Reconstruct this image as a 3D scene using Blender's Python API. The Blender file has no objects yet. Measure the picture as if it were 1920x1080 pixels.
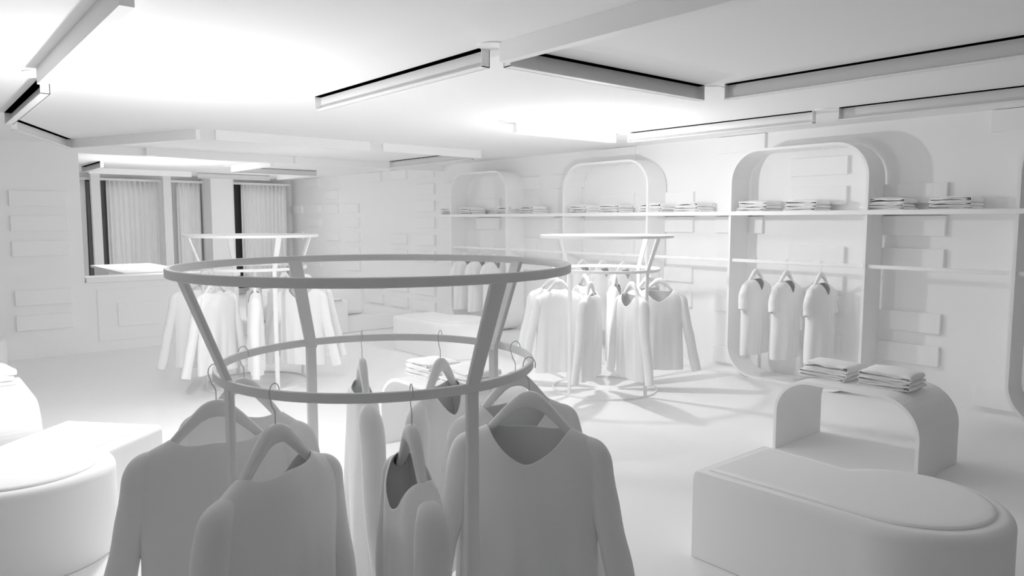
import bpy, bmesh, math, random
from mathutils import Vector, Matrix
PI = math.pi
scene = bpy.context.scene
C = scene.collection
random.seed(7)

# ------------------------------------------------------------------ materials
def mat(name, col, rough=.75, var=.02, bump=0.0, bscale=60, metal=0.0):
    m = bpy.data.materials.new(name); m.use_nodes = True
    nt = m.node_tree; n = nt.nodes; b = n['Principled BSDF']
    b.inputs['Roughness'].default_value = rough
    b.inputs['Metallic'].default_value = metal
    b.inputs['Specular IOR Level'].default_value = .25
    tc = n.new('ShaderNodeTexCoord'); nz = n.new('ShaderNodeTexNoise')
    nz.inputs['Scale'].default_value = 4.0; nz.inputs['Detail'].default_value = 4
    nt.links.new(tc.outputs['Object'], nz.inputs['Vector'])
    r = n.new('ShaderNodeMapRange')
    r.inputs['To Min'].default_value = 1 - var; r.inputs['To Max'].default_value = 1 + var
    nt.links.new(nz.outputs['Fac'], r.inputs['Value'])
    mx = n.new('ShaderNodeVectorMath'); mx.operation = 'SCALE'
    mx.inputs[0].default_value = col
    nt.links.new(r.outputs['Result'], mx.inputs['Scale'])
    nt.links.new(mx.outputs['Vector'], b.inputs['Base Color'])
    if bump:
        n2 = n.new('ShaderNodeTexNoise'); n2.inputs['Scale'].default_value = bscale
        nt.links.new(tc.outputs['Object'], n2.inputs['Vector'])
        bp = n.new('ShaderNodeBump'); bp.inputs['Strength'].default_value = bump
        bp.inputs['Distance'].default_value = .01
        nt.links.new(n2.outputs['Fac'], bp.inputs['Height'])
        nt.links.new(bp.outputs['Normal'], b.inputs['Normal'])
    return m
W = .895
M_wall = mat('white_plaster', (W, W, W), .9, .01)
M_ceil = mat('white_ceiling_paint', (W, W, W), .9, .005)
M_floor = mat('white_floor', (.885, .885, .885), .8, .01)
M_paint = mat('white_lacquer', (W, W, W), .6, .01)
M_rack = mat('white_painted_steel', (W, W, W), .55, .03)
M_cloth = mat('white_cotton', (W, W, W), .95, .02, .12, 25)
M_uph = mat('white_upholstery', (W, W, W), .9, .01, .05, 18)
M_hang = mat('white_wood', (W, W, W), .7, .02)
M_wire = mat('hook_wire', (.62, .62, .62), .5, .01)
M_black = mat('black_slot_void', (.0, .0, .0), 1.0, .0)  # darkness of the open ceiling slots, put in as flat black
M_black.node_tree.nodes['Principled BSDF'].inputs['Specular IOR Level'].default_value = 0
M_glass = mat('dark_window_glass', (.09, .09, .09), .5, .02)
M_curtain = mat('white_curtain', (W, W, W), .95, .01)

# ------------------------------------------------------------------ helpers
def link(o, parent=None):
    C.objects.link(o)
    if parent: o.parent = parent
    return o
def obj(name, bm, m, parent=None, smooth=False, loc=None, sharp=0):
    bmesh.ops.recalc_face_normals(bm, faces=bm.faces)
    me = bpy.data.meshes.new(name); bm.to_mesh(me); bm.free()
    me.materials.append(m)
    if smooth:
        for p in me.polygons: p.use_smooth = True
        if sharp: me.set_sharp_from_angle(angle=math.radians(sharp))
    o = bpy.data.objects.new(name, me)
    if loc: o.location = loc
    return link(o, parent)
def tag(o, label, cat, group=None):
    o['label'] = label; o['category'] = cat
    if group: o['group'] = group
    return o
def empty(name, loc, rz=0, label=None, cat=None, group=None):
    o = bpy.data.objects.new(name, None); o.empty_display_size = .1
    o.location = loc; o.rotation_euler = (0, 0, rz); C.objects.link(o)
    if label: tag(o, label, cat, group)
    return o
def struct(o): o['kind'] = 'structure'; return o
def dup(root, loc, rz, label, group=None):
    r = root.copy(); C.objects.link(r); r.location = loc; r.rotation_euler = (0, 0, rz)
    r['label'] = label
    if group: r['group'] = group
    for ch in list(root.children):
        c = ch.copy(); C.objects.link(c); c.parent = r
        for g in list(ch.children):
            d = g.copy(); C.objects.link(d); d.parent = c
    return r
def box(bm, x0, x1, y0, y1, z0, z1, bev=0, seg=2):
    t = bmesh.new()
    bmesh.ops.create_cube(t, size=1)
    for v in t.verts:
        v.co = Vector(((x0+x1)/2+v.co.x*(x1-x0), (y0+y1)/2+v.co.y*(y1-y0), (z0+z1)/2+v.co.z*(z1-z0)))
    if bev: bmesh.ops.bevel(t, geom=t.edges[:], offset=bev, segments=seg, affect='EDGES', profile=.5)
    me = bpy.data.meshes.new('t'); t.to_mesh(me); t.free(); bm.from_mesh(me); bpy.data.meshes.remove(me)
    return bm
def obox(name, ext, m, parent=None, bev=0):
    return obj(name, box(bmesh.new(), *ext, bev=bev), m, parent)
def tube(bm, pts, rad, seg=8, cap=True, ell=None):
    """tube along pts; rad number or list; ell=(a,b) lists for elliptical section (side, other)"""
    n = len(pts); pts = [Vector(p) for p in pts]
    if not isinstance(rad, (list, tuple)): rad = [rad]*n
    rings = []; prev = None
    for i in range(n):
        if i == 0: t = pts[1]-pts[0]
        elif i == n-1: t = pts[-1]-pts[-2]
        else: t = (pts[i+1]-pts[i]).normalized()+(pts[i]-pts[i-1]).normalized()
        t.normalize()
        if prev is None:
            up = Vector((0, 1, 0)) if abs(t.y) < .9 else Vector((1, 0, 0))
        else: up = prev
        s = t.cross(up).normalized(); up = s.cross(t).normalized(); prev = up
        ra, rb = (rad[i], rad[i]) if ell is None else (ell[0][i], ell[1][i])
        rings.append([bm.verts.new(pts[i]+s*ra*math.cos(2*PI*k/seg)+up*rb*math.sin(2*PI*k/seg)) for k in range(seg)])
    for i in range(n-1):
        for k in range(seg):
            bm.faces.new((rings[i][k], rings[i][(k+1) % seg], rings[i+1][(k+1) % seg], rings[i+1][k]))
    if cap:
        bm.faces.new(rings[0][::-1]); bm.faces.new(rings[-1])
    return bm
def ringbar(bm, r, w, z0, z1, seg=128, bev=.002):
    prof = [(r-w, z0+bev), (r-w+bev, z0), (r-bev, z0), (r, z0+bev), (r, z1-bev), (r-bev, z1), (r-w+bev, z1), (r-w, z1-bev)]
    R = []
    for i in range(seg):
        a = 2*PI*i/seg
        R.append([bm.verts.new((q*math.cos(a), q*math.sin(a), z)) for q, z in prof])
    for i in range(seg):
        for k in range(8):
            bm.faces.new((R[i][k], R[i][(k+1) % 8], R[(i+1) % seg][(k+1) % 8], R[(i+1) % seg][k]))
    return bm
def extrude_loop(bm, loop, a0, a1, axis):
    """closed 2-D loop extruded between a0 and a1 along axis 'x' or 'y' or 'z'"""
    def P(u, v, a): return {'x': (a, u, v), 'y': (u, a, v), 'z': (u, v, a)}[axis]
    A = [bm.verts.new(P(u, v, a0)) for u, v in loop]; B = [bm.verts.new(P(u, v, a1)) for u, v in loop]
    n = len(loop)
    for i in range(n): bm.faces.new((A[i], A[(i+1) % n], B[(i+1) % n], B[i]))
    return A, B

# ------------------------------------------------------------------ room shell
CH = 2.42; XW = 6.72; YW = 15.6; YP = 9.70; XL = -9.0; YR = -9.0
struct(obox('floor', (XL-.2, XW+.2, YR-.2, YW+.4, -.1, 0), M_floor))
struct(obox('ceiling', (XL-.2, XW+.2, YR-.2, YW+.4, CH, CH+.15), M_ceil))
# right wall with its relief of raised blocks
bm = bmesh.new(); box(bm, XW, XW+.2, YR, YW, 0, CH)
rows = {0: .036, 1: .309, 2: .59, 3: .865, 4: 1.138, 5: 1.418, 6: 1.694, 7: 1.97, 8: 2.246}
def colY(k): return 2.355+.8425*k
pat = {-3: [0, 2, 3, 6, 8], -2: [1, 4, 5, 7], -1: [0, 8], 0: [1, 2, 4, 5, 6], 1: [1, 3, 4, 6, 7],
       2: [0, 5, 8, 2], 3: [2, 3, 5, 6], 4: [1, 4, 6, 8], 5: [2, 5, 7], 6: [3, 4, 6, 7], 7: [0, 5, 6, 1],
       8: [0, 3, 5, 7], 9: [0, 1, 3, 4, 5, 6, 7, 8], 10: [0, 1, 3, 4, 8], 11: [0, 8, 1], 12: [2, 3, 4, 5, 6],
       13: [3, 4, 6, 7], 14: [2, 5, 6, 8], 15: [4, 6]}
for k, rr in pat.items():
    for r in rr:
        y0 = colY(k); y1 = min(y0+.555, YW-.02)
        if y1 > y0: box(bm, XW-.038, XW+.02, y0, y1, rows[r], rows[r]+.17, bev=.003, seg=1)
struct(obj('wall_right', bm, M_wall))
struct(obox('wall_rear', (XL, XW, YR-.2, YR, 0, CH), M_wall))
struct(obox('wall_left', (XL-.2, XL, YR, YW, 0, CH), M_wall))
# partition wall with the long opening
bm = bmesh.new()
box(bm, XL, 1.645, YP, YP+.2, 0, CH)
box(bm, 1.645, 3.42, YP, YP+.2, 0, .822)
for k in range(-4, 1):
    for r in ([6, 5, 4, 2, 1] if k == 0 else [(1, 3, 4, 7), (2, 5, 6, 8), (1, 4, 5, 7), (3, 6, 8)][k % 4]):
        x0 = .955+.8425*k
        box(bm, x0, x0+.545, YP-.034, YP+.02, rows[r]+.012, rows[r]+.182, bev=.003, seg=1)
struct(obj('wall_partition', bm, M_wall))
struct(obox('trim_1', (1.655, 3.44, YP-.03, YP+.28, .822, .886), M_paint, bev=.004))
bm = bmesh.new()     # flat panelling below the opening
box(bm, 1.76, 3.40, YP-.012, YP+.01, .12, .735, bev=.002, seg=1)
box(bm, 1.97, 2.44, YP-.026, YP, .28, .565, bev=.003, seg=1)
struct(obj('trim_2', bm, M_wall))
struct(obox('trim_3', (1.645, XW, YP+.02, YP+.14, 2.325, CH), M_paint, bev=.002))   # header
# window wall
bm = bmesh.new()
spans = [(XL, 2.56), (6.60, XW)]
for a, b in spans: box(bm, a, b, YW, YW+.2, 0, CH)
box(bm, 3.90, 4.33, YW, YW+.2, 0, CH); box(bm, 2.56, 6.60, YW-.01, YW+.2, 2.30, CH); box(bm, 2.56, 6.60, YW, YW+.2, 0, .11)
struct(obj('wall_window', bm, M_wall))
struct(obox('trim_4', (4.775, 5.20, 14.9, YW, 0, CH), M_wall))            # pier
posts = [(2.74, 2.89), (3.962, 4.107), (5.16, 5.30)]
for i, (a, b) in enumerate(posts): struct(obox('trim_%d' % (5+i), (a, b, 15.12, 15.24, 0, CH), M_paint, bev=.003))
M_frame = mat('dark_window_frame', (.08, .08, .08), .6, .02)
M_frame2 = mat('grey_window_frame', (.22, .22, .22), .6, .02); M_glass2 = mat('grey_window_glass', (.2, .2, .2), .5, .02)
for i, (a, b) in enumerate([(2.56, 2.80), (2.84, 3.90), (4.33, 4.78), (5.33, 6.60)]):
    f = bmesh.new()
    for e in ((a, a+.05, YW+.02, YW+.08, .11, 2.34), (b-.05, b, YW+.02, YW+.08, .11, 2.34),
              (a, b, YW+.02, YW+.08, .11, .16), (a, b, YW+.02, YW+.08, 2.28, 2.34)):
        box(f, *e)
    w = struct(obj('window_%d' % (i+1), f, M_frame if i == 3 else M_frame2))
    obox('pane', (a+.04, b-.04, YW+.04, YW+.055, .15, 2.29), M_glass if i == 3 else M_glass2, w)
# curtains
def curtain(x0, x1, y, z0, z1, label):
    bm = bmesh.new(); n = int((x1-x0)/.012); folds = (x1-x0)/.085
    cols = []
    for i in range(n+1):
        u = i/n; x = x0+(x1-x0)*u
        ph = 2*PI*folds*u+.8*math.sin(5*u)
        col = []
        for j in range(9):
            t = j/8
            amp = (.024+.016*t)*(1+.3*math.sin(9*u+2))
            col.append(bm.verts.new((x+.01*math.sin(ph*.5)*t, y+amp*math.sin(ph+.5*math.sin(3*t+u*7)), z0+(z1-z0)*(1-t))))
        cols.append(col)
    for i in range(n):
        for j in range(8): bm.faces.new((cols[i][j], cols[i+1][j], cols[i+1][j+1], cols[i][j+1]))
    o = obj('curtain', bm, M_curtain, smooth=True)
    s = o.modifiers.new('s', 'SOLIDIFY'); s.thickness = .004
    tag(o, label, 'curtain', 'curtains along the window wall')
curtain(2.575, 2.70, 15.42, .14, 2.29, 'narrow white curtain at the far left edge of the windows')
curtain(3.04, 3.93, 15.42, .14, 2.29, 'wide white curtain between the two left window posts')
curtain(4.28, 4.735, 15.42, .14, 2.29, 'white curtain left of the window pier')
curtain(5.55, 6.53, 15.42, .14, 2.29, 'white pleated curtain in the window nearest the long block wall')
o = obj('curtain_rail', box(bmesh.new(), 2.58, 6.60, 15.38, 15.44, 2.29, 2.335, bev=.004), M_paint)
tag(o, 'long white rail above the curtains of the window wall', 'curtain rail')

# ------------------------------------------------------------------ ceiling channels
BB = 2.325; BW = .052
def solid_beam(ax, c, a, b, label):
    """ax 'y': runs along Y at x=c..c+BW from a to b, ax 'x' likewise"""
    e = (c, c+BW, a, b, BB, CH) if ax == 'y' else (a, b, c, c+BW, BB, CH)
    o = obox('ceiling_beam', e, M_paint, bev=.0015)
    return tag(o, label, 'ceiling beam', 'closed white ceiling beams')
def add_channel(bm, L, w=BW, t=.004):
    # runs along +Y from 0 to L; open on the -X side, slot above
    box(bm, 0, w, 0, L, BB, BB+t); box(bm, w-t, w, 0, L, BB, CH)
    box(bm, 0, w, 0, t, BB, CH); box(bm, 0, w, L-t, L, BB, CH)
def open_channel(p0, p1, label, side=1):
    d = Vector((p1[0]-p0[0], p1[1]-p0[1], 0)); L = d.length
    rz = math.atan2(d.y, d.x)-PI/2
    e = empty('ceiling_channel', (p0[0], p0[1], 0), rz, label, 'ceiling light channel', 'open ceiling light channels')
    bm = bmesh.new(); add_channel(bm, L)
    if side < 0:
        for v in bm.verts: v.co.x = -v.co.x
    obj('housing', bm, M_paint, e)
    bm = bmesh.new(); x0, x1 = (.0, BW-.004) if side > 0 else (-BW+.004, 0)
    box(bm, x0, x1, .003, L-.003, CH-.003, CH+.0)  # thin black strip painted in for the dark opening; ceiling is not cut
    obj('slot', bm, M_black, e)['label'] = 'black strip standing in for the dark slot opening'
    return e
# along Y
open_channel((2.318, 3.00), (2.318, 4.93), 'open ceiling channel with black slot, middle of the picture')
solid_beam('y', 2.318, -.6, 2.86, 'closed ceiling beam running overhead from the middle ceiling disc towards the top edge')
open_channel((4.122, -.8), (4.122, 2.79), 'long open ceiling channel with black slot, upper right above the frames', 1)
open_channel((5.645, 3.00), (5.645, 4.93), 'open ceiling channel above the second frame, left of the gap by the block wall')
open_channel((5.645, -.8), (5.645, 2.79), 'open ceiling channel nearest the block wall, cut by the right edge')
solid_beam('y', .664, 3.0, 5.02, 'large closed ceiling beam at the top left corner')
open_channel((.724, 5.36), (.724, 7.26), 'short wide-looking black slotted channel at the left edge')
# along X  (open side is -Y -> mirrored)
def channel_x(x0, x1, y, label):
    e = empty('ceiling_channel', (x0, y, 0), 0, label, 'ceiling light channel', 'open ceiling light channels')
    bm = bmesh.new(); t = .004; L = x1-x0
    box(bm, 0, L, 0, BW, BB, BB+t); box(bm, 0, L, BW-t, BW, BB, CH); box(bm, 0, t, 0, BW, BB, CH); box(bm, L-t, L, 0, BW, BB, CH)
    obj('housing', bm, M_paint, e)
    obj('slot', box(bmesh.new(), .003, L-.003, 0, BW-.004, CH-.003, CH), M_black, e)['label'] = 'black strip standing in for the dark slot opening'
channel_x(2.42, 4.062, 2.897, 'open ceiling channel with a dark inner face right of the middle ceiling disc')
solid_beam('x', 5.02, 4.27, 5.58, 'bright closed ceiling beam above the rack on the right')
solid_beam('x', 7.34, 2.42, 4.10, 'closed ceiling beam, left one of the pair above the rear racks')
solid_beam('x', 7.34, 4.265, 5.66, 'closed ceiling beam, right one of the pair above the rear racks')
open_channel((.85, 7.66), (1.50, 9.17), 'slanted open ceiling channel above the partition wall at the left', -1)
d = Vector((2.30-1.53, 7.42-9.2, 0))
e = obox('ceiling_beam', (0, BW, 0, d.length, BB, CH), M_paint, bev=.0015)
e.location = (1.53, 9.2, 0); e.rotation_euler = (0, 0, math.atan2(d.y, d.x)-PI/2)
tag(e, 'slanted closed ceiling beam running from the partition towards the middle of the room', 'ceiling beam', 'closed white ceiling beams')
# bay beyond the partition
open_channel((2.36, 12.27), (2.36, 13.7), 'small slotted channel above the leftmost curtain')
solid_beam('x', 13.9, 2.50, 4.13, 'thin closed ceiling beam running above the left curtains')
channel_x(4.30, 5.65, 14.1, 'open ceiling channel above the window pier')
solid_beam('y', 4.18, 10.4, 12.03, 'bright closed ceiling beam in the window bay pointing at the block wall')
channel_x(4.27, 5.72, 12.15, 'open ceiling channel in the window bay ending at the block wall')
solid_beam('y', 5.67, 12.33, 13.80, 'bright closed ceiling beam above the rightmost curtain')
open_channel((5.645, 7.55), (5.645, 9.55), 'open ceiling channel above the farthest frame')
def disc(x, y, label):
    bm = bmesh.new()
    bmesh.ops.create_cone(bm, cap_ends=True, segments=40, radius1=.085, radius2=.085, depth=.006)
    o = obj('ceiling_disc', bm, M_paint, loc=(x, y, CH-.003))
    tag(o, label, 'ceiling disc', 'round ceiling discs where channels meet')
for x, y, l in [(2.34, 2.925, 'round ceiling disc in the middle of the picture, end of the long black slot'),
                (4.17, 2.93, 'round ceiling disc between the two dark slots at upper right'),
                (5.67, 2.90, 'round ceiling disc above the third frame by the block wall'),
                (.70, 5.18, 'round ceiling disc beside the big beam at top left'),
                (2.34, 5.02, 'round ceiling disc at the far end of the middle black slot'),
                (4.20, 5.05, 'round ceiling disc at the left end of the bright beam'),
                (5.67, 4.98, 'round ceiling disc above the second frame'),
                (4.18, 7.36, 'round ceiling disc between the pair of beams above the rear racks'),
                (4.20, 12.15, 'round ceiling disc in the window bay')]:
    disc(x, y, l)
# hanging header blocks
for x, l in [(2.36, 'small white block hanging from the header above the partition, left one'), (4.24, 'small white block hanging from the header, right one')]:
    tag(obox('header_block', (x, x+.11, YP-.035, YP+.018, 2.33, CH), M_paint, bev=.002), l, 'header block', 'small blocks on the header')

# ------------------------------------------------------------------ garment racks
RT = 1.120
def make_rack(loc, label):
    e = empty('garment_rack', loc, 0, label, 'garment rack', 'round garment racks')
    obj('top_ring', ringbar(bmesh.new(), .602, .016, 1.393, 1.418), M_rack, e)
    obj('rail_ring', ringbar(bmesh.new(), .487, .012, RT-.026, RT), M_rack, e)
    obj('base_ring', ringbar(bmesh.new(), .482, .014, 0.0, .018), M_rack, e)
    for k in range(4):
        a = k*PI/2+math.radians(1.5)
        bm = bmesh.new(); box(bm, .462, .480, -.019, .019, .004, RT-.006, bev=.006, seg=3)
        # flared upper part
        t = bmesh.new(); box(t, -.009, .009, -.5, .5, -.5, .5)
        for v in t.verts:
            top = v.co.z > 0
            zz = 1.400 if top else RT-.03
            hw = .026 if top else .021
            cx_ = .583 if top else .466
            v.co = Vector((cx_+v.co.x*(1.0 if top else 1.0), hw*(1 if v.co.y > 0 else -1), zz))
        bmesh.ops.bevel(t, geom=[ed for ed in t.edges if abs(ed.verts[0].co.z-ed.verts[1].co.z) > .1], offset=.006, segments=3, affect='EDGES', profile=.5)
        me = bpy.data.meshes.new('t'); t.to_mesh(me); t.free(); bm.from_mesh(me); bpy.data.meshes.remove(me)
        o = obj('post', bm, M_rack, e); o.rotation_euler = (0, 0, a)
        for p in o.data.polygons: p.use_smooth = False
    return e
RACKS = [((1.14, 2.01, 0), 'foreground'), ((4.94, 4.55, 0), 'right-hand rear'), ((2.56, 6.85, 0), 'left-hand rear')]
rk = make_rack(RACKS[0][0], 'round white clothes rack in the foreground, its big ring across the picture centre')
dup(rk, RACKS[1][0], 0, 'round white clothes rack at the right rear, in front of the second frame')
dup(rk, RACKS[2][0], 0, 'round white clothes rack at the left rear, before the sofa and windows')

# ------------------------------------------------------------------ hangers (origin at rail top, hung at z=RT)
def smooth(t): t = max(0, min(1, t)); return t*t*(3-2*t)
def hang_top(x):
    x = abs(x)
    pts = [(0, -.088), (.018, -.090), (.04, -.102), (.07, -.132), (.10, -.165), (.13, -.199), (.16, -.221), (.20, -.246)]
    for (a, za), (b, zb) in zip(pts, pts[1:]):
        if x <= b: return za+(zb-za)*(x-a)/(b-a)
    return pts[-1][1]
def hanger_bm():
    bm = bmesh.new(); N = 36; S = 10; rings = []
    for i in range(N+1):
        x = -.192+.384*i/N; ax = abs(x)
        zt = hang_top(x); h = .051-.023*smooth(ax/.19); w = .0165-.006*smooth(ax/.2)
        if ax > .178: q = 1-.45*(ax-.178)/.014; h *= q; w *= q; 
        yb = .018*(ax/.21)**2
        ring = []
        for k in range(S):
            a = 2*PI*k/S; cx_ = math.cos(a); sx = math.sin(a)
            px = abs(cx_)**.7*(1 if cx_ > 0 else -1); pz = abs(sx)**.7*(1 if sx > 0 else -1)
            ring.append(bm.verts.new((x, w*px+yb*0, zt-h/2+h/2*pz)))
        rings.append(ring)
    for i in range(N):
        for k in range(S): bm.faces.new((rings[i][k], rings[i+1][k], rings[i+1][(k+1) % S], rings[i][(k+1) % S]))
    bm.faces.new(rings[0]); bm.faces.new(rings[-1][::-1])
    return bm
def hook_bm():
    bm = bmesh.new(); pts = [(0, 0, -.095), (0, 0, -.062)]
    # s-curve then loop round the rail
    pts += [(.003, 0, -.052), (.010, 0, -.043)]
    for k in range(0, 13):
        a = math.radians(-35+k*19.5)
        pts.append((.019*math.cos(a), 0, -.010+(.0245)*math.sin(a)+.002))
    pts = [(p[0], p[1], p[2]) for p in pts]
    return tube(bm, pts, .0014, 6)
HN = 'wooden clothes hangers on the racks'
h0 = empty('coat_hanger', (0, 0, 0), 0, 'x', 'coat hanger', HN)
obj('hanger_body', hanger_bm(), M_hang, h0, smooth=True)
obj('hook', hook_bm(), M_wire, h0, smooth=True)['label'] = 'thin wire hook'

# ------------------------------------------------------------------ garments (origin at rail top)
def shoulder(ax): return -.174-.016*smooth(ax/.12)-.47*max(0, ax-.12)-.9*max(0, ax-.225)
def garment_bm(seed=0, hem=-.92, kind='sweater'):
    rnd = random.Random(seed); ph = [rnd.uniform(0, 6.28) for _ in range(8)]
    bm = bmesh.new(); NX = 60; NT = 44
    neck = .128 if kind == 'sweater' else .072
    fdep, bdep = (.128, .032) if kind == 'sweater' else (.125, .02)
    def halfw(z):
        t = (z+.25)/(hem+.25)
        return .243-.028*smooth(t*2.4)+.014*smooth((t-.4)/.6)
    def surf(side):
        grid = []
        for i in range(NX+1):
            s = -1+2*i/NX
            s = math.copysign(abs(s)**.85, s) if s else 0
            col = []
            xt = s*.243; sh = shoulder(abs(xt)); 
            top = sh
            dep = fdep if side < 0 else bdep
            if abs(xt) < neck:
                q = abs(xt)/neck
                if side < 0: pr = (1-q**1.55) if kind == 'sweater' else (1-q)**.9
                else: pr = 1-q**2.4
                top = sh-dep*pr
            for j in range(NT+1):
                t = (j/NT)**1.15
                z = top+(hem-top)*t
                x = s*halfw(z)
                h = sh-z
                env = math.sqrt(max(0, 1-(1-min(h/.085, 1))**2))
                dp = .048+.014*smooth(h/.3)-.010*smooth((h-.4)/.4)
                if side < 0: dp *= 1.05
                dp *= 1.0 if kind == 'sweater' else 1.3
                y = dp*env*max(0, 1-abs(s)**2.8)**.5
                f = smooth((h-.08)/.6)*(1-s**6)
                y += f*(.012*math.sin(6.5*s+ph[0]+2*t)+.006*math.sin(12*s+ph[1]-1.5*t)+.0022*math.sin(21*s+ph[2]))
                # drape from shoulder towards the chest
                y += .006*smooth(h/.1)*(1-smooth(h/.5))*math.cos(6*s+ph[3])*(1-s*s)
                y = max(y, .004*env*(1-s*s)) if abs(s) < 1 else 0
                col.append(bm.verts.new((x, side*y, z+.004*math.sin(6*s+ph[4])*t)))
            grid.append(col)
        for i in range(NX):
            for j in range(NT):
                bm.faces.new((grid[i][j], grid[i+1][j], grid[i+1][j+1], grid[i][j+1]))
    surf(-1); surf(1)
    bmesh.ops.remove_doubles(bm, verts=bm.verts[:], dist=.0018)
    # sleeves
    for sg in (-1, 1):
        if kind == 'sweater':
            P = [(.160, 0, -.234), (.188, 0, -.247), (.209, -.001, -.272), (.217, -.003, -.322), (.232, -.006, -.42), (.257, -.010, -.53), (.285, -.013, -.65), (.313, -.016, -.79), (.346, -.018, -.925)]
            A = [.014, .024, .034, .040, .042, .042, .042, .042, .043]
            B = [.018, .030, .040, .044, .043, .040, .037, .033, .031]
        else:
            P = [(.160, 0, -.234), (.188, 0, -.247), (.209, -.002, -.274), (.222, -.004, -.32), (.236, -.006, -.40), (.252, -.008, -.475)]
            A = [.014, .024, .038, .050, .055, .058]
            B = [.024, .032, .038, .041, .041, .040]
        # resample
        n = 26; pts = []; ea = []; eb = []
        for k in range(n):
            u = k/(n-1)*(len(P)-1); i = min(int(u), len(P)-2); f = u-i
            def cr(a, b, c, d, t): return .5*((2*b)+(-a+c)*t+(2*a-5*b+4*c-d)*t*t+(-a+3*b-3*c+d)*t**3)
            im, ip = max(i-1, 0), min(i+2, len(P)-1)
            q = [cr(P[im][m], P[i][m], P[i+1][m], P[ip][m], f) for m in range(3)]
            fold = 1+.05*math.sin(k*1.3+ph[5]+sg)*smooth(k/n*2)
            pts.append((sg*q[0], q[1]+.006*math.sin(k*.45+ph[6])*smooth(k/n*1.5), q[2]))
            ea.append(cr(A[im], A[i], A[i+1], A[ip], f)*fold); eb.append(cr(B[im], B[i], B[i+1], B[ip], f))
        nf = len(bm.verts)
        tube(bm, pts, 0, 20, cap=False, ell=(ea, eb))
        bm.verts.ensure_lookup_table(); bm.faces.new([bm.verts[nf+k] for k in range(20)])
    return bm
def mesh_of(bm, name, m, th=.003):
    bmesh.ops.recalc_face_normals(bm, faces=bm.faces)
    me = bpy.data.meshes.new(name); bm.to_mesh(me); bm.free(); me.materials.append(m)
    for p in me.polygons: p.use_smooth = True
    return me
ME_sw = [mesh_of(garment_bm(s), 'sweater', M_cloth) for s in (1, 5)]
ME_ts = [mesh_of(garment_bm(s, hem=-.925, kind='tshirt'), 'tshirt', M_cloth) for s in (3, 9)]
def hang_garment(name, me, loc, rz, label, cat, group):
    o = bpy.data.objects.new(name, me); C.objects.link(o)
    o.location = loc; o.rotation_euler = (0, 0, rz)
    if cat == 't-shirt': o.scale = (.93, 1, 1)
    s = o.modifiers.new('s', 'SOLIDIFY'); s.thickness = .003; s.offset = 0
    s = o.modifiers.new('b', 'SUBSURF'); s.levels = 1; s.render_levels = 1
    tag(o, label, cat, group)
SL = [(163, 'back view, outermost at left'), (-153, 'back view, second from left, nearest there'),
      (127, 'back view, behind the two left ones'), (68, 'edge-on at the far side'),
      (-110, 'edge-on at the near side, deep neck opening'), (32, 'half turned, behind the near edge-on one'),
      (-50, 'frontal, nearest at right'), (-14, 'frontal, behind the nearest right one')]
first = True
for (rx, ry, _), rn in RACKS:
    for i, (az, txt) in enumerate(SL):
        a = math.radians(az); r = .479
        p = (rx+r*math.cos(a), ry+r*math.sin(a), RT)
        # local +x points outwards; front (-y local) faces clockwise
        lab = 'hanger on the %s rack, its sweater %s' % (rn, {0: 'farthest left', 1: 'nearest at left', 2: 'behind at left', 3: 'edge-on at the back', 4: 'edge-on in front', 5: 'half turned behind', 6: 'frontal at right', 7: 'behind at right'}[i])
        hz = a if i in (0, 1, 2, 3) else a+PI
        if first: h0.location = p; h0.rotation_euler = (0, 0, hz); h0['label'] = lab; first = False
        else: dup(h0, p, hz, lab)
        hang_garment('sweater', ME_sw[i % 2], p, a, 'white sweater on the %s rack, %s' % (rn, txt), 'sweater', 'sweaters on the round racks')

# ------------------------------------------------------------------ wall frames, shelf, rails, t-shirts
def rrect(y0, y1, z0, z1, r, seg=14):
    L = []
    for cx_, cz, a0 in ((y1-r, z0+r, -90), (y1-r, z1-r, 0), (y0+r, z1-r, 90), (y0+r, z0+r, 180)):
        for k in range(seg+1):
            a = math.radians(a0+90*k/seg); L.append((cx_+r*math.cos(a), cz+r*math.sin(a)))
    return L
FX0, FX1 = 6.375, 6.690
def frame(y0, y1, label):
    bm = bmesh.new(); t = .024
    A, B = extrude_loop(bm, rrect(y0, y1, 0.0, 2.235, .31), FX0, FX1, 'x')
    A2, B2 = extrude_loop(bm, rrect(y0+t, y1-t, t, 2.235-t, .31-t), FX0, FX1, 'x')
    n = len(A)
    for i in range(n):
        j = (i+1) % n
        bm.faces.new((A[i], A[j], A2[j], A2[i])); bm.faces.new((B[i], B[j], B2[j], B2[i]))
    o = obj('display_frame', bm, M_paint)
    tag(o, label, 'display frame', 'rounded display frames on the block wall')
FR = [(7.705, 9.04), (5.26, 6.61), (2.86, 4.225), (.42, 1.775)]
for (a, b), l in zip(FR, ['tall rounded white frame farthest from the camera, beside the long block wall', 'tall rounded white frame second from the far end, behind the right rear rack',
                          'large rounded white frame holding three T-shirts right of the picture centre', 'tall rounded white frame cut off by the right edge']):
    frame(a, b, l)
o = obox('long_shelf', (6.345, XW-.002, .2, 9.29, 1.598, 1.637), M_paint, bev=.003)
tag(o, 'long white shelf running through all the rounded frames, stacked with folded clothes', 'shelf')
segs = [(7.73, 9.015, 'inside the farthest frame'), (6.635, 7.70, 'between the farthest and second frame'), (5.285, 6.585, 'inside the second frame'),
        (4.23, 5.255, 'between the second frame and the T-shirt frame'), (2.885, 4.20, 'above the three T-shirts'), (1.78, 2.855, 'right of the T-shirt frame'), (.445, 1.75, 'inside the cut-off frame at the right edge')]
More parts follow.
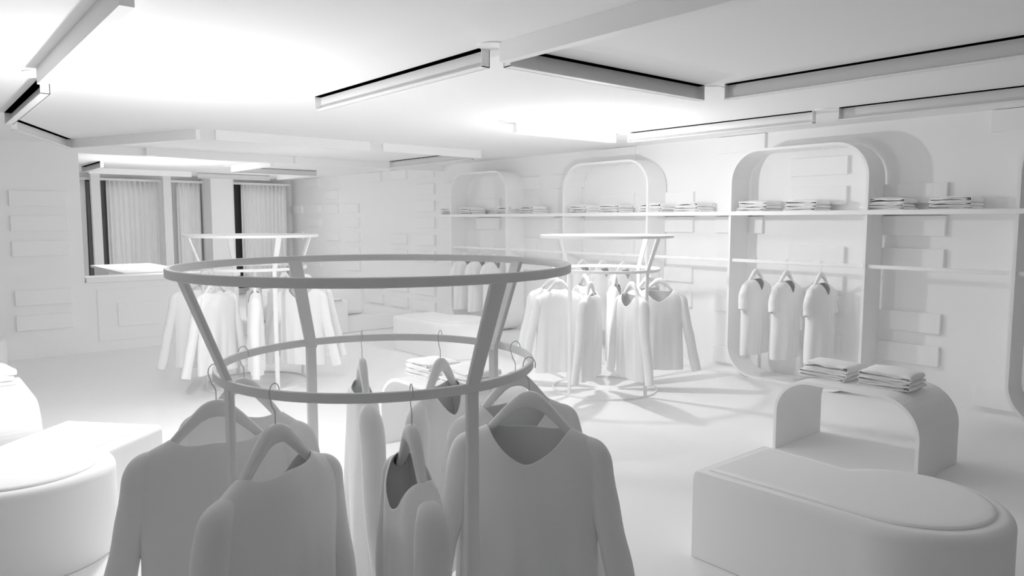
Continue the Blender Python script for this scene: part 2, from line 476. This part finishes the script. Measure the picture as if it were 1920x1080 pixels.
for a, b, l in segs:
    o = obj('hanging_rail', box(bmesh.new(), 6.405, 6.435, a, b, 1.135, 1.168, bev=.006), M_paint)
    tag(o, 'white clothes rail '+l, 'clothes rail', 'clothes rails on the block wall')
tz = 1.168
for y, w in [(3.93, 'leftmost of the three in the big frame'), (3.61, 'middle one of the three in the big frame'), (3.27, 'rightmost of the three in the big frame'),
             (8.72, 'first from the left in the farthest frame'), (8.37, 'second from the left in the farthest frame'), (8.02, 'third from the left in the farthest frame'),
             (6.30, 'left one in the second frame'), (5.97, 'middle one in the second frame'), (5.64, 'right one in the second frame')]:
    dup(h0, (6.42, y, tz), 0, 'white wooden hanger carrying a T-shirt, '+w, 'hangers on the wall rails')
    hang_garment('t_shirt', ME_ts[0 if int(y*10) % 2 else 1], (6.42, y, tz), 0, 'white short-sleeved T-shirt, '+w, 't-shirt', 'T-shirts in the wall frames')

# ------------------------------------------------------------------ folded garments
def folded_bm(w, d, th, seed, turns=3):
    """w along Y, d along X; the rounded fold faces -Y, the open layered edges face -X. origin centre bottom"""
    rnd = random.Random(seed); bm = bmesh.new()
    n = 4; g = th/n
    def sheet(z0, z1, y_open0, y_open1, y_fold, N=14, sag=0):
        """U-shaped sheet: bottom leg at z0, fold at y_fold (either end), top leg at z1"""
        P = []; r = (z1-z0)/2; s = -1 if y_fold < 0 else 1
        for i in range(N+1): P.append((y_open0+(y_fold-s*r-y_open0)*i/N, z0))
        for q in range(1, 8):
            a = math.radians(-90+180*q/8); P.append((y_fold-s*r+s*r*math.cos(a), z0+r+r*math.sin(a)))
        for i in range(N+1): P.append((y_fold-s*r+(y_open1-y_fold+s*r)*i/N, z1))
        return P
    h = w/2
    prof = [sheet(.0025, th-.003, h-.012*rnd.random(), h-.02*rnd.random(), -h, 14),
            sheet(g*.95, g*2.75, -h+.02, -h+.03+.02*rnd.random(), h-.004, 14)]
    NX = 16
    for m, P in enumerate(prof):
        p1, p2, p3 = (rnd.uniform(0, 6) for _ in range(3)); grid = []
        for (y, z) in P:
            lvl = z/th; row = []
            for i in range(NX+1):
                v = i/NX; x = -d/2+d*v
                e = smooth(min(v, 1-v)*6)
                ed = (1-smooth(v*9))                                 # front open edge
                wob = g*.6*math.sin(16*y+p1+m*2)*lvl*(.3+ed)+g*.22*math.sin(37*y+p2+5*v)*(.25+ed)*min(1, lvl*2)
                bulge = g*1.5*lvl*(math.sin(PI*min(max((y+h)/w, 0), 1))**.6-.6)*e
                dx = ed*(.006*math.sin(22*y+p3+m)+.004*math.sin(51*y+p1))-.006*m*ed*0+(.008 if m else 0)*ed
                row.append(bm.verts.new((x+dx, y+.004*math.sin(9*v+p2)*(1 if abs(y) > h*.8 else 0), max(.0022, z+wob+.5*g*lvl*math.sin(11*x+p3+m)*math.sin(9*y+p2)+bulge-.8*g*lvl*(1-e)))))
            grid.append(row)
        for i in range(len(grid)-1):
            for j in range(NX): bm.faces.new((grid[i][j], grid[i+1][j], grid[i+1][j+1], grid[i][j+1]))
    return bm
FM = []
for s in range(4):
    for (w, d) in ((.325, .262),):
        bm = folded_bm(w, d, .034, 20+s, 4)
        me = mesh_of(bm, 'folded_shirt', M_cloth); FM.append(me)
def stack(x, y, z, rz, n, where, sc=1.0, th=.034, grp='folded shirts in stacks', seed=0):
    rnd = random.Random(seed)
    words = {1: ['only'], 2: ['bottom', 'top'], 3: ['bottom', 'middle', 'top']}[n]
    for k in range(n):
        o = bpy.data.objects.new('folded_shirt', FM[(k+seed) % 4]); C.objects.link(o)
        scs = {1: [1.0], 2: [.9, 1.1], 3: [.78, .88, 1.34]}[n]; o_sc = sc*scs[k]
        o.location = (x+rnd.uniform(-.010, .010), y+rnd.uniform(-.012, .012), z+sum(scs[:k])*th*sc*.98+.0005)
        o.rotation_euler = (0, 0, rz+rnd.uniform(-.06, .06)); o.scale = (1-.03*k, 1-.02*k, o_sc)
        s = o.modifiers.new('s', 'SOLIDIFY'); s.thickness = .005; s.offset = 0
        tag(o, '%s white folded shirt, stack %s' % (words[k], where), 'folded shirt', grp)
ord_ = ['first', 'second', 'third', 'fourth', 'fifth', 'sixth', 'seventh', 'eighth', 'ninth', 'tenth', 'eleventh', 'twelfth']
for i, y in enumerate([9.19, 8.69, 7.83, 7.34, 6.39, 5.87, 5.25, 4.765, 3.995, 3.50, 2.735, 2.235]):
    stack(6.53, y, 1.637, 0, 3, '%s from the far left on the wall shelf' % ord_[i], seed=i, grp='folded shirts on the long shelf')

# ------------------------------------------------------------------ arched benches
def arch_bm(L, wid, h, r=.24, t=.022):
    """profile in YZ, extruded in X 0..wid ; legs at y=0 and y=L"""
    def prof(o):
        rr = r-o; P = [(o, 0)]
        for k in range(17):
            a = math.radians(180-90*k/16); P.append((r+rr*math.cos(a), h-r+rr*math.sin(a)))
        for k in range(17):
            a = math.radians(90-90*k/16); P.append((L-r+rr*math.cos(a), h-r+rr*math.sin(a)))
        P.append((L-o, 0)); return P
    a, b = prof(0), prof(t)
    bm = bmesh.new(); loop = a+b[::-1]
    A, B = extrude_loop(bm, loop, 0, wid, 'x'); n = len(a); N = len(loop)
    for i in range(n-1):
        j, k = N-1-i, N-2-i
        bm.faces.new((A[i], A[i+1], A[k], A[j])); bm.faces.new((B[i], B[i+1], B[k], B[j]))
    return bm
def bench(x, y, L, wid, rz, label):
    o = obj('arch_bench', arch_bm(L, wid, .50), M_paint, loc=(x, y, 0)); o.rotation_euler = (0, 0, rz)
    bvm = o.modifiers.new('b', 'BEVEL'); bvm.width = .002; bvm.segments = 2; bvm.limit_method = 'ANGLE'
    tag(o, label, 'bench', 'arched display benches')
bench(4.50, 1.66, .93, .615, 0, 'arched white display bench with two stacks of clothes, right side behind the front ottoman')
bench(2.49, 3.46, .93, .615, 0, 'arched white display bench seen behind the foreground rack, mostly hidden by sweaters')
bench(-.04, 4.86, 1.20, .615, 0, 'white display bench cut by the left edge with folded clothes on it')
stack(4.77, 2.325, .50, 0, 3, 'at the left on the bench at the right', 1.05, seed=2, grp='folded shirts on the arched benches')
stack(4.80, 1.955, .50, 0, 3, 'at the right on the bench at the right', 1.05, seed=5, grp='folded shirts on the arched benches')
stack(2.76, 4.125, .50, 0, 3, 'at the left on the bench behind the foreground rack', 1.05, seed=7, grp='folded shirts on the arched benches')
stack(2.79, 3.755, .50, 0, 3, 'at the right on the bench behind the foreground rack', 1.05, seed=8, grp='folded shirts on the arched benches')
stack(.38, 5.72, .50, .15, 3, 'on the bench cut by the left edge', 1.05, seed=4, grp='folded shirts on the arched benches')

# ------------------------------------------------------------------ ottomans (keyhole shaped)
def ottoman(x, y, rz, label):
    """origin = centre of the round end; square end along +Y; flush side at -X"""
    e = empty('ottoman', (x, y, 0), rz, label, 'ottoman', 'keyhole-shaped white ottomans')
    R = .39; H = .41; b = .045; N = 72
    def inset(d, we=.3):
        """keyhole outline moved inwards by d (we = share of it at the square end)"""
        r = R-d; xr = .20-d; a1 = 360+math.degrees(math.acos(xr/r))
        P = [(-R+d*we, .76-d*we)]
        P += [(r*math.cos(math.radians(180+(a1-180)*k/N)), r*math.sin(math.radians(180+(a1-180)*k/N))) for k in range(N+1)]
        P.append((.20-d*we, .76-d*we))
        return P
    def loft(bm, prof, we, bottom=False):
        rings = [[bm.verts.new((p[0], p[1], z)) for p in inset(d, we)] for d, z in prof]
        m = len(rings[0])
        for A, B in zip(rings, rings[1:]):
            for i in range(m): bm.faces.new((A[i], A[(i+1) % m], B[(i+1) % m], B[i]))
        if bottom: bm.faces.new(rings[0][::-1])
        bm.faces.new(rings[-1])
        return bm
    prof = [(0, .003), (0, H-b)]+[(b*(1-math.cos(math.radians(15*k))), H-b+b*math.sin(math.radians(15*k))) for k in range(1, 7)]
    obj('body', loft(bmesh.new(), prof, .3, True), M_uph, e, smooth=True, sharp=50)
    prof = [(.070, H-.004), (.066, H+.003), (.070, H+.008), (.085, H+.0115), (.11, H+.013)]
    obj('seat_pad', loft(bmesh.new(), prof, .75), M_uph, e, smooth=True, sharp=60)
    return e
ottoman(3.12, 1.20, 0, 'large white keyhole-shaped ottoman at the lower right')
ottoman(4.91, 6.85, 0, 'white ottoman in the middle distance behind the foreground rack')
ottoman(.37, 3.98, math.atan2(.66, .75)-PI/2, 'white ottoman at the lower left, cut by the left edge')

# small stool against the partition at the far left
bm = bmesh.new(); bmesh.ops.create_cone(bm, cap_ends=True, segments=48, radius1=.32, radius2=.32, depth=.30)
bmesh.ops.bevel(bm, geom=[e for e in bm.edges if abs(e.verts[0].co.z-e.verts[1].co.z) < 1e-5 and len(e.link_faces) == 2 and e.verts[0].co.z > 0], offset=.05, segments=5, affect='EDGES', profile=.5)
o = obj('pouf', bm, M_uph, smooth=False, loc=(.50, 9.30, .15)); tag(o, 'low round white pouf against the partition at the left edge', 'pouf')

# ------------------------------------------------------------------ sofa by the window bay
e = empty('sofa', (4.2, 9.3, 0), 0, 'long low white sofa with thick backrest in front of the windows', 'sofa')
def part(name, ext, bev, lab=None):
    x0, x1, y0, y1, z0, z1 = ext
    o = obj(name, box(bmesh.new(), x0-4.2, x1-4.2, y0-9.3, y1-9.3, z0, z1, bev=bev, seg=4), M_uph, e)
    return o
part('seat', (3.50, 5.75, 9.12, 10.2, .0, .22), .02)
part('backrest', (3.46, 5.06, 9.28, 9.62, .222, .642), .07)
part('armrest', (3.60, 4.69, 9.07, 9.275, .0, .46), .03)
stack(4.42, 9.175, .46, PI/2, 1, 'lying on the sofa arm', .8, seed=3, grp='folded shirts on furniture')
# table in the bay
e = empty('bay_table', (2.5, 11.0, 0), 0, 'white table in the window bay behind the partition sill', 'table')
def tp(name, x0, x1, y0, y1, z0, z1): obj(name, box(bmesh.new(), x0-2.5, x1-2.5, y0-11, y1-11, z0, z1, bev=.004), M_paint, e)
tp('tabletop', 2.13, 2.93, 10.0, 12.1, .868, .90)
tp('leg', 2.17, 2.25, 11.1, 12.0, 0, .868); tp('leg', 2.82, 2.90, 11.1, 12.0, 0, .868)
tp('leg', 2.25, 2.82, 10.3, 10.34, 0, .868)

# ------------------------------------------------------------------ lights
def lamp(x, y, z, p, r=.07):
    l = bpy.data.lights.new('unseen_lamp', 'POINT'); l.energy = p; l.shadow_soft_size = r
    o = bpy.data.objects.new('unseen_lamp', l); o.location = (x, y, z); C.objects.link(o)
LAMPS = [(4.80, 4.60, 1.80, 21.5, .03), (1.15, 4.6, 1.45, 32, .06), (3.0, 11.5, 1.75, 22, .1), (3.9, 8.6, 1.35, 4.5, .3), (5.3, 13.4, 1.6, 5, .3)]  # first three follow the ceiling glow; last two are added fill without fixtures
for l in LAMPS: lamp(*l)
w = bpy.data.worlds.new('world'); scene.world = w; w.use_nodes = True
w.node_tree.nodes['Background'].inputs['Color'].default_value = (0, 0, 0, 1)
w.node_tree.nodes['Background'].inputs['Strength'].default_value = 0

# ------------------------------------------------------------------ camera
f = 1370.0; pitch = math.atan((540-413)/f); yaw = math.atan((-195-960)/f*math.cos(pitch))
cam = bpy.data.cameras.new('camera'); cam.sensor_width = 36; cam.lens = f/1920*36; cam.clip_start = .05
co = bpy.data.objects.new('camera', cam); C.objects.link(co)
co.location = (0, 0, 1.55); co.rotation_euler = (PI/2-pitch, 0, yaw)
scene.camera = co
vs = scene.view_settings
vs.view_transform = 'Standard'; vs.look = 'None'; vs.gamma = 1; vs.exposure = 0.95; vs.use_curve_mapping = False
scene.cycles.max_bounces = 16; scene.cycles.diffuse_bounces = 14
